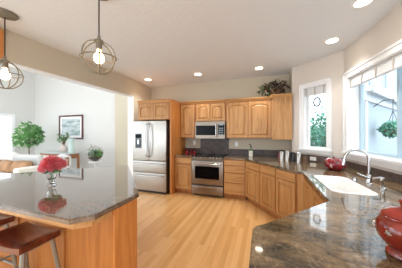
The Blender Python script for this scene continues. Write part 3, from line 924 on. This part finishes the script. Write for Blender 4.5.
MB().lathe([(.015, .15), (.016, .18), (0, .182)], 14).build('cap', 'blackm', rb, True)
# soap bottle
sb = thing('bottle', 'white labelled pump bottle by the back wall under the wide cabinet', 'bottle', (-.25, 4.45, CT1))
MB().lathe([(0, 0), (.048, 0), (.05, .01), (.05, .13), (.035, .17), (.018, .19), (.018, .21), (0, .21)], 22).build('body', 'soap_body', sb, True)
MB().lathe([(.0505, .135), (.051, .14), (.037, .172), (.02, .19)], 22).build('shoulder', 'leaf_dark', sb, True)
MB().lathe([(.02, .205), (.022, .21), (.022, .235), (.006, .24), (.006, .285), (0, .286)], 14).tube([(0, 0, .28), (-.03, -.02, .285), (-.05, -.03, .275)], .007, 8).build('pump', 'blackm', sb, True)
# red spice jars left of the range
for k, (x, y, h, lb) in enumerate(((-1.90, 4.42, .12, 'dark red spice jar closest to the refrigerator panel'), (-1.79, 4.45, .11, 'dark red spice jar in the middle of three by the range'), (-1.68, 4.43, .10, 'dark red spice jar closest to the range'))):
    o = thing('spice_jar', lb, 'jar', (x, y, CT1), 0, 'dark red spice jars left of the range')
    MB().lathe([(0, 0), (.038, 0), (.042, .01), (.042, h * .7), (.03, h * .82), (0, h * .82)], 18).build('body', 'red', o, True)
    MB().lathe([(.034, h * .82), (.036, h), (0, h)], 18).build('lid', 'red', o, True)

# outlets
def outlet(label, mx, horizontal=False):
    o = thing('wall_outlet', label, 'outlet')
    a, b_ = (.058, .036) if horizontal else (.036, .058)
    MB(mx).box(-a, a, -.006, 0, -b_, b_, .002).build('plate', 'white', o)
    r = MB(mx)
    for s in (-1, 1):
        cx, cz = (s * .024, 0) if horizontal else (0, s * .024)
        r.box(cx - .014, cx + .014, -.008, -.006, cz - .014, cz + .014, .001)
    r.build('socket', 'porcelain', o)
    return o
outlet('white outlet plate on the granite upstand under the corner window', mxa @ Matrix.Translation((.45, -.022, .988)), True)
outlet('white outlet on the back wall above the red spice jars', Matrix.Translation((-1.78, 4.68, 1.22)))
outlet('white outlet on the back wall beneath the wide wall cabinet', Matrix.Translation((-.62, 4.68, 1.2)))

# dried arrangement on the cabinets
da = thing('dried_arrangement', 'dried brown and green leaf arrangement on top of the corner cabinets', 'plant', (.18, 4.46, 2.355))
cloud(MB(), 150, (.10, -.05, .16), (.26, .10, .13), .12, .05).build('leaves', 'leaf_grey', da)
cloud(MB(), 70, (-.08, -.08, .10), (.22, .09, .08), .10, .05).build('leaves', 'leaf_dried_green', da)
cloud(MB(), 60, (.08, -.12, .12), (.24, .08, .08), .09, .04).build('leaves', 'leaf_rust', da)
tw = MB()
for k in range(9):
    a = -1.2 + .3 * k
    tw.tube([(.08, -.05, -.01), (.08 + .15 * math.sin(a), -.07, .12), (.08 + .30 * math.sin(a), -.09, .17 + .12 * math.cos(a))], [.006, .005, .003], 5)
tw.build('twig', 'stem', da)
MB().lathe([(0, -.01), (.08, -.01), (.10, .06), (.09, .06), (0, .05)], 18, Matrix.Translation((.08, -.05, 0))).build('basket', 'stem', da, True)

# ---------------------------------------------------------------- living room
pf = thing('framed_painting', 'landscape painting in a dark red brown frame on the white wall', 'painting', (-7.42, 5.29, 1.74))
fw, fh = 1.36, .98
t = MB()
for x0, x1, z0, z1 in ((-fw / 2, fw / 2, fh / 2 - .06, fh / 2), (-fw / 2, fw / 2, -fh / 2, -fh / 2 + .06), (-fw / 2, -fw / 2 + .06, -fh / 2 + .06, fh / 2 - .06), (fw / 2 - .06, fw / 2, -fh / 2 + .06, fh / 2 - .06)):
    t.box(x0, x1, -.04, 0.005, z0, z1, .008)
t.build('frame', 'frame', pf)
MB().box(-fw / 2 + .06, fw / 2 - .06, -.012, 0, -fh / 2 + .06, fh / 2 - .06).build('mat_board', 'white', pf)
MB().box(-fw / 2 + .16, fw / 2 - .16, -.016, -.012, -fh / 2 + .15, fh / 2 - .15).build('canvas', 'painting', pf)

cn = thing('console_table', 'console table with grey top and wooden apron against the white wall', 'table', (-7.2, 4.70, 0))
MB().box(-.80, .80, -.22, .22, .74, .78, .006).build('tabletop', 'console_top', cn)
MB().box(-.76, .76, -.19, .19, .58, .74).build('apron', 'console_wood', cn)
for sx in (-1, 1):
    for sy in (-1, 1): MB().box(sx * .74 - .03, sx * .74 + .03, sy * .17 - .03, sy * .17 + .03, 0, .60).build('leg', 'console_wood', cn)
for k in range(3): MB().box(-.70 + .47 * k, -.26 + .47 * k, -.20, -.185, .60, .72, .004).build('drawer', 'console_wood', cn)
v1 = thing('vase', 'blush round vase holding grey sprigs on the console table', 'vase', (-6.98, 4.70, .78))
MB().lathe([(0, 0), (.08, 0), (.13, .07), (.14, .14), (.10, .22), (.06, .26), (.07, .29), (.055, .29), (0, .2)], 24).build('body', 'blush', v1, True)
tf = thing('branch_bunch', 'leafy grey green sprigs standing in the blush vase', 'plant', (-6.98, 4.70, .78))
sp_ = MB(); lv = MB()
for k in range(11):
    a = k * 2.4; r = .14 + .13 * random.random(); h = .5 + .28 * random.random()
    e = Vector((r * math.cos(a), r * math.sin(a) * .7, h))
    sp_.tube([(0, 0, .22), tuple(e * .5 + Vector((0, 0, .15))), tuple(e)], .006, 5)
    for j in range(7):
        f_ = .45 + .08 * j
        lv.leaf(Vector((0, 0, .2)).lerp(e, f_), (random.uniform(-1, 1), random.uniform(-1, 1), .4), .10, .05)
sp_.build('stem', 'stem', tf); lv.build('leaves', 'leaf_dark', tf)
v2 = thing('vase', 'tall mint vase beside the blush vase on the console', 'vase', (-6.60, 4.72, .78))
MB().lathe([(0, 0), (.09, 0), (.10, .08), (.075, .2), (.07, .34), (.10, .46), (.115, .52), (.10, .52), (.05, .4), (0, .3)], 24).build('body', 'mint', v2, True)
ln = thing('lantern', 'white framed lantern standing in front of the console table', 'lantern', (-6.15, 4.10, 0))
t = MB()
for sx in (-1, 1):
    for sy in (-1, 1): t.box(sx * .15 - .02, sx * .15 + .02, sy * .15 - .02, sy * .15 + .02, .0, .74)
t.box(-.17, .17, -.17, .17, .70, .74).box(-.17, .17, -.17, .17, .0, .04).box(-.17, .17, -.17, .17, .36, .40)
t.build('frame', 'white', ln)
MB().lathe([(.17, .74), (.06, .80), (0, .81)], 4, Matrix.Rotation(PI / 4, 4, 'Z')).build('roof', 'white', ln)
MB().lathe([(0, .40), (.05, .40), (.05, .55), (0, .55)], 16).build('candle', 'cream', ln, True)

tt = thing('side_table', 'small white pedestal table under the globe terrarium', 'table', (-5.27, 4.55, 0))
MB().lathe([(0, 0), (.16, 0), (.15, .03), (.03, .06), (.03, .50), (.20, .53), (.20, .56), (0, .56)], 28).build('pedestal', 'white', tt, True)
tr = thing('terrarium', 'round glass terrarium of green plants with brass ring', 'terrarium', (-5.27, 4.55, .568))
TR = .25
MB().lathe([(0, .005)] + [(TR * math.sin(a * PI / 16), TR * (1 - math.cos(a * PI / 16))) for a in range(1, 13)] + [((TR - .006) * math.sin(a * PI / 16), TR - (TR - .006) * math.cos(a * PI / 16)) for a in range(12, 0, -1)] + [(0, .012)], 32).build('globe', 'glass', tr, True)
MB().tube([((TR + .006) * math.cos(a * PI / 20), -.02, TR + (TR + .006) * math.sin(a * PI / 20)) for a in range(40)], .007, 6, True).build('ring', 'gold', tr, True)
MB().lathe([(0, .02), (.12, .035), (.19, .10), (.20, .13), (0, .15)], 24).build('soil', 'soil', tr, True)
cloud(MB(), 220, (.0, 0, .24), (.20, .18, .10), .10, .05, -.3).build('foliage', 'leaf_dark', tr)
cloud(MB(), 50, (.18, -.05, .26), (.16, .12, .06), .12, .04, .2).build('trailing_leaves', 'leaf', tr)
MB().tube([(-.02, 0, .2), (-.10, 0, .42), (-.20, 0, .54)], .008, 6).tube([(-.1, 0, .42), (.05, 0, .48)], .006, 6).build('twig', 'stem', tr)

fi = thing('potted_tree', 'leafy ficus tree in a woven pot by the living room corner', 'plant', (-8.34, 4.36, 0))
MB().lathe([(0, 0), (.17, 0), (.21, .1), (.22, .32), (.20, .32), (0, .28)], 24).build('pot', 'terracotta', fi, True)
MB().tube([(0, 0, .25), (.02, 0, .6), (-.01, 0, .95), (.02, 0, 1.4)], [.022, .02, .016, .01], 8).tube([(-.01, 0, .9), (-.2, -.05, 1.25)], [.012, .006], 6).tube([(0, 0, 1.0), (.22, .05, 1.4)], [.012, .006], 6).build('trunk', 'stem', fi, True)
lv = MB()
cloud(lv, 300, (.02, 0, 1.44), (.42, .36, .42), .17, .09)
cloud(lv, 160, (-.34, -.05, 1.22), (.24, .24, .22), .13, .07)
cloud(lv, 130, (.34, 0, 1.52), (.20, .2, .22), .13, .07)
lv.build('foliage', 'leaf', fi)
l2 = MB(); cloud(l2, 150, (-.06, -.08, 1.38), (.46, .36, .44), .16, .085)
l2.build('pale_foliage', 'leaf_pale', fi)

so_ = thing('sofa', 'cream upholstered sofa beyond the island in the living room', 'sofa', (-6.6, 3.0, 0))
MB().box(-1.3, 1.3, -.45, .35, .08, .42, .04, 3).build('base', 'cream', so_, True)
for k in range(2): MB().box(-1.12 + 1.13 * k, -.01 + 1.13 * k, -.47, .18, .34, .46, .05, 3).build('seat_cushion', 'cream', so_, True)
MB().box(-1.3, 1.3, .18, .42, .3, .86, .06, 3).build('backrest', 'cream', so_, True)
for x in (-1.3, 1.12): MB().box(x, x + .18, -.45, .35, .2, .66, .05, 3).build('armrest', 'cream', so_, True)
for sx in (-1.2, 1.2):
    for sy in (-.38, .3): MB().box(sx - .03, sx + .03, sy - .03, sy + .03, 0, .09).build('leg', 'console_wood', so_)
MB().box(-1.1, -.02, .06, .24, .55, .94, .08, 3).build('back_cushion', 'cream', so_, True)
MB().box(.02, 1.1, .06, .24, .55, .90, .08, 3).build('back_cushion', 'grey_cloth', so_, True)
def pillow(name, label, x, y, z_, w_, h_, t_, rot, tilt, m):
    o = thing(name, label, 'pillow', (x, y, z_), rot, 'tan pillows on the cream sofa')
    b = bmesh.new()
    n = 10; g = {}
    for side in (1, -1):
        for i in range(n + 1):
            for j in range(n + 1):
                u, v = i / n * 2 - 1, j / n * 2 - 1
                e = (1 - u ** 4) * (1 - v ** 4)
                if side == -1 and (i in (0, n) or j in (0, n)): continue
                pin = 1 - .10 * (abs(u * v))
                g[side, i, j] = b.verts.new((u * w_ / 2 * pin, side * t_ / 2 * max(0, e) ** .5, v * h_ / 2 * pin + h_ / 2))
    for side in (1, -1):
        for i in range(n):
            for j in range(n):
                q_ = [g.get((side, a, c)) or g[1, a, c] for a, c in ((i, j), (i + 1, j), (i + 1, j + 1), (i, j + 1))]
                b.faces.new(q_)
    bmesh.ops.recalc_face_normals(b, faces=b.faces[:])
    b.transform(Matrix.Rotation(tilt, 4, 'X'))
    m_ = MB(); m_._merge(b); m_.build('cover', m, o, True)
    MB(Matrix.Rotation(tilt, 4, 'X')).tube([(-w_ / 2 * .9, 0, .01), (w_ / 2 * .9, 0, .01)], .008, 6).build('piping', m, o, True)
pillow('pillow', 'tan leather pillow on the sofa closest to the red flowers', -5.75, 2.80, .465, .62, .34, .2, .1, -.35, 'cushion')
pillow('pillow', 'tan leather pillow in the middle of the sofa', -6.38, 2.80, .465, .60, .32, .2, -.1, -.35, 'cushion')
pillow('pillow', 'tan leather pillow at the sofa end below the window', -6.98, 2.80, .465, .6, .32, .2, .1, -.35, 'cushion')
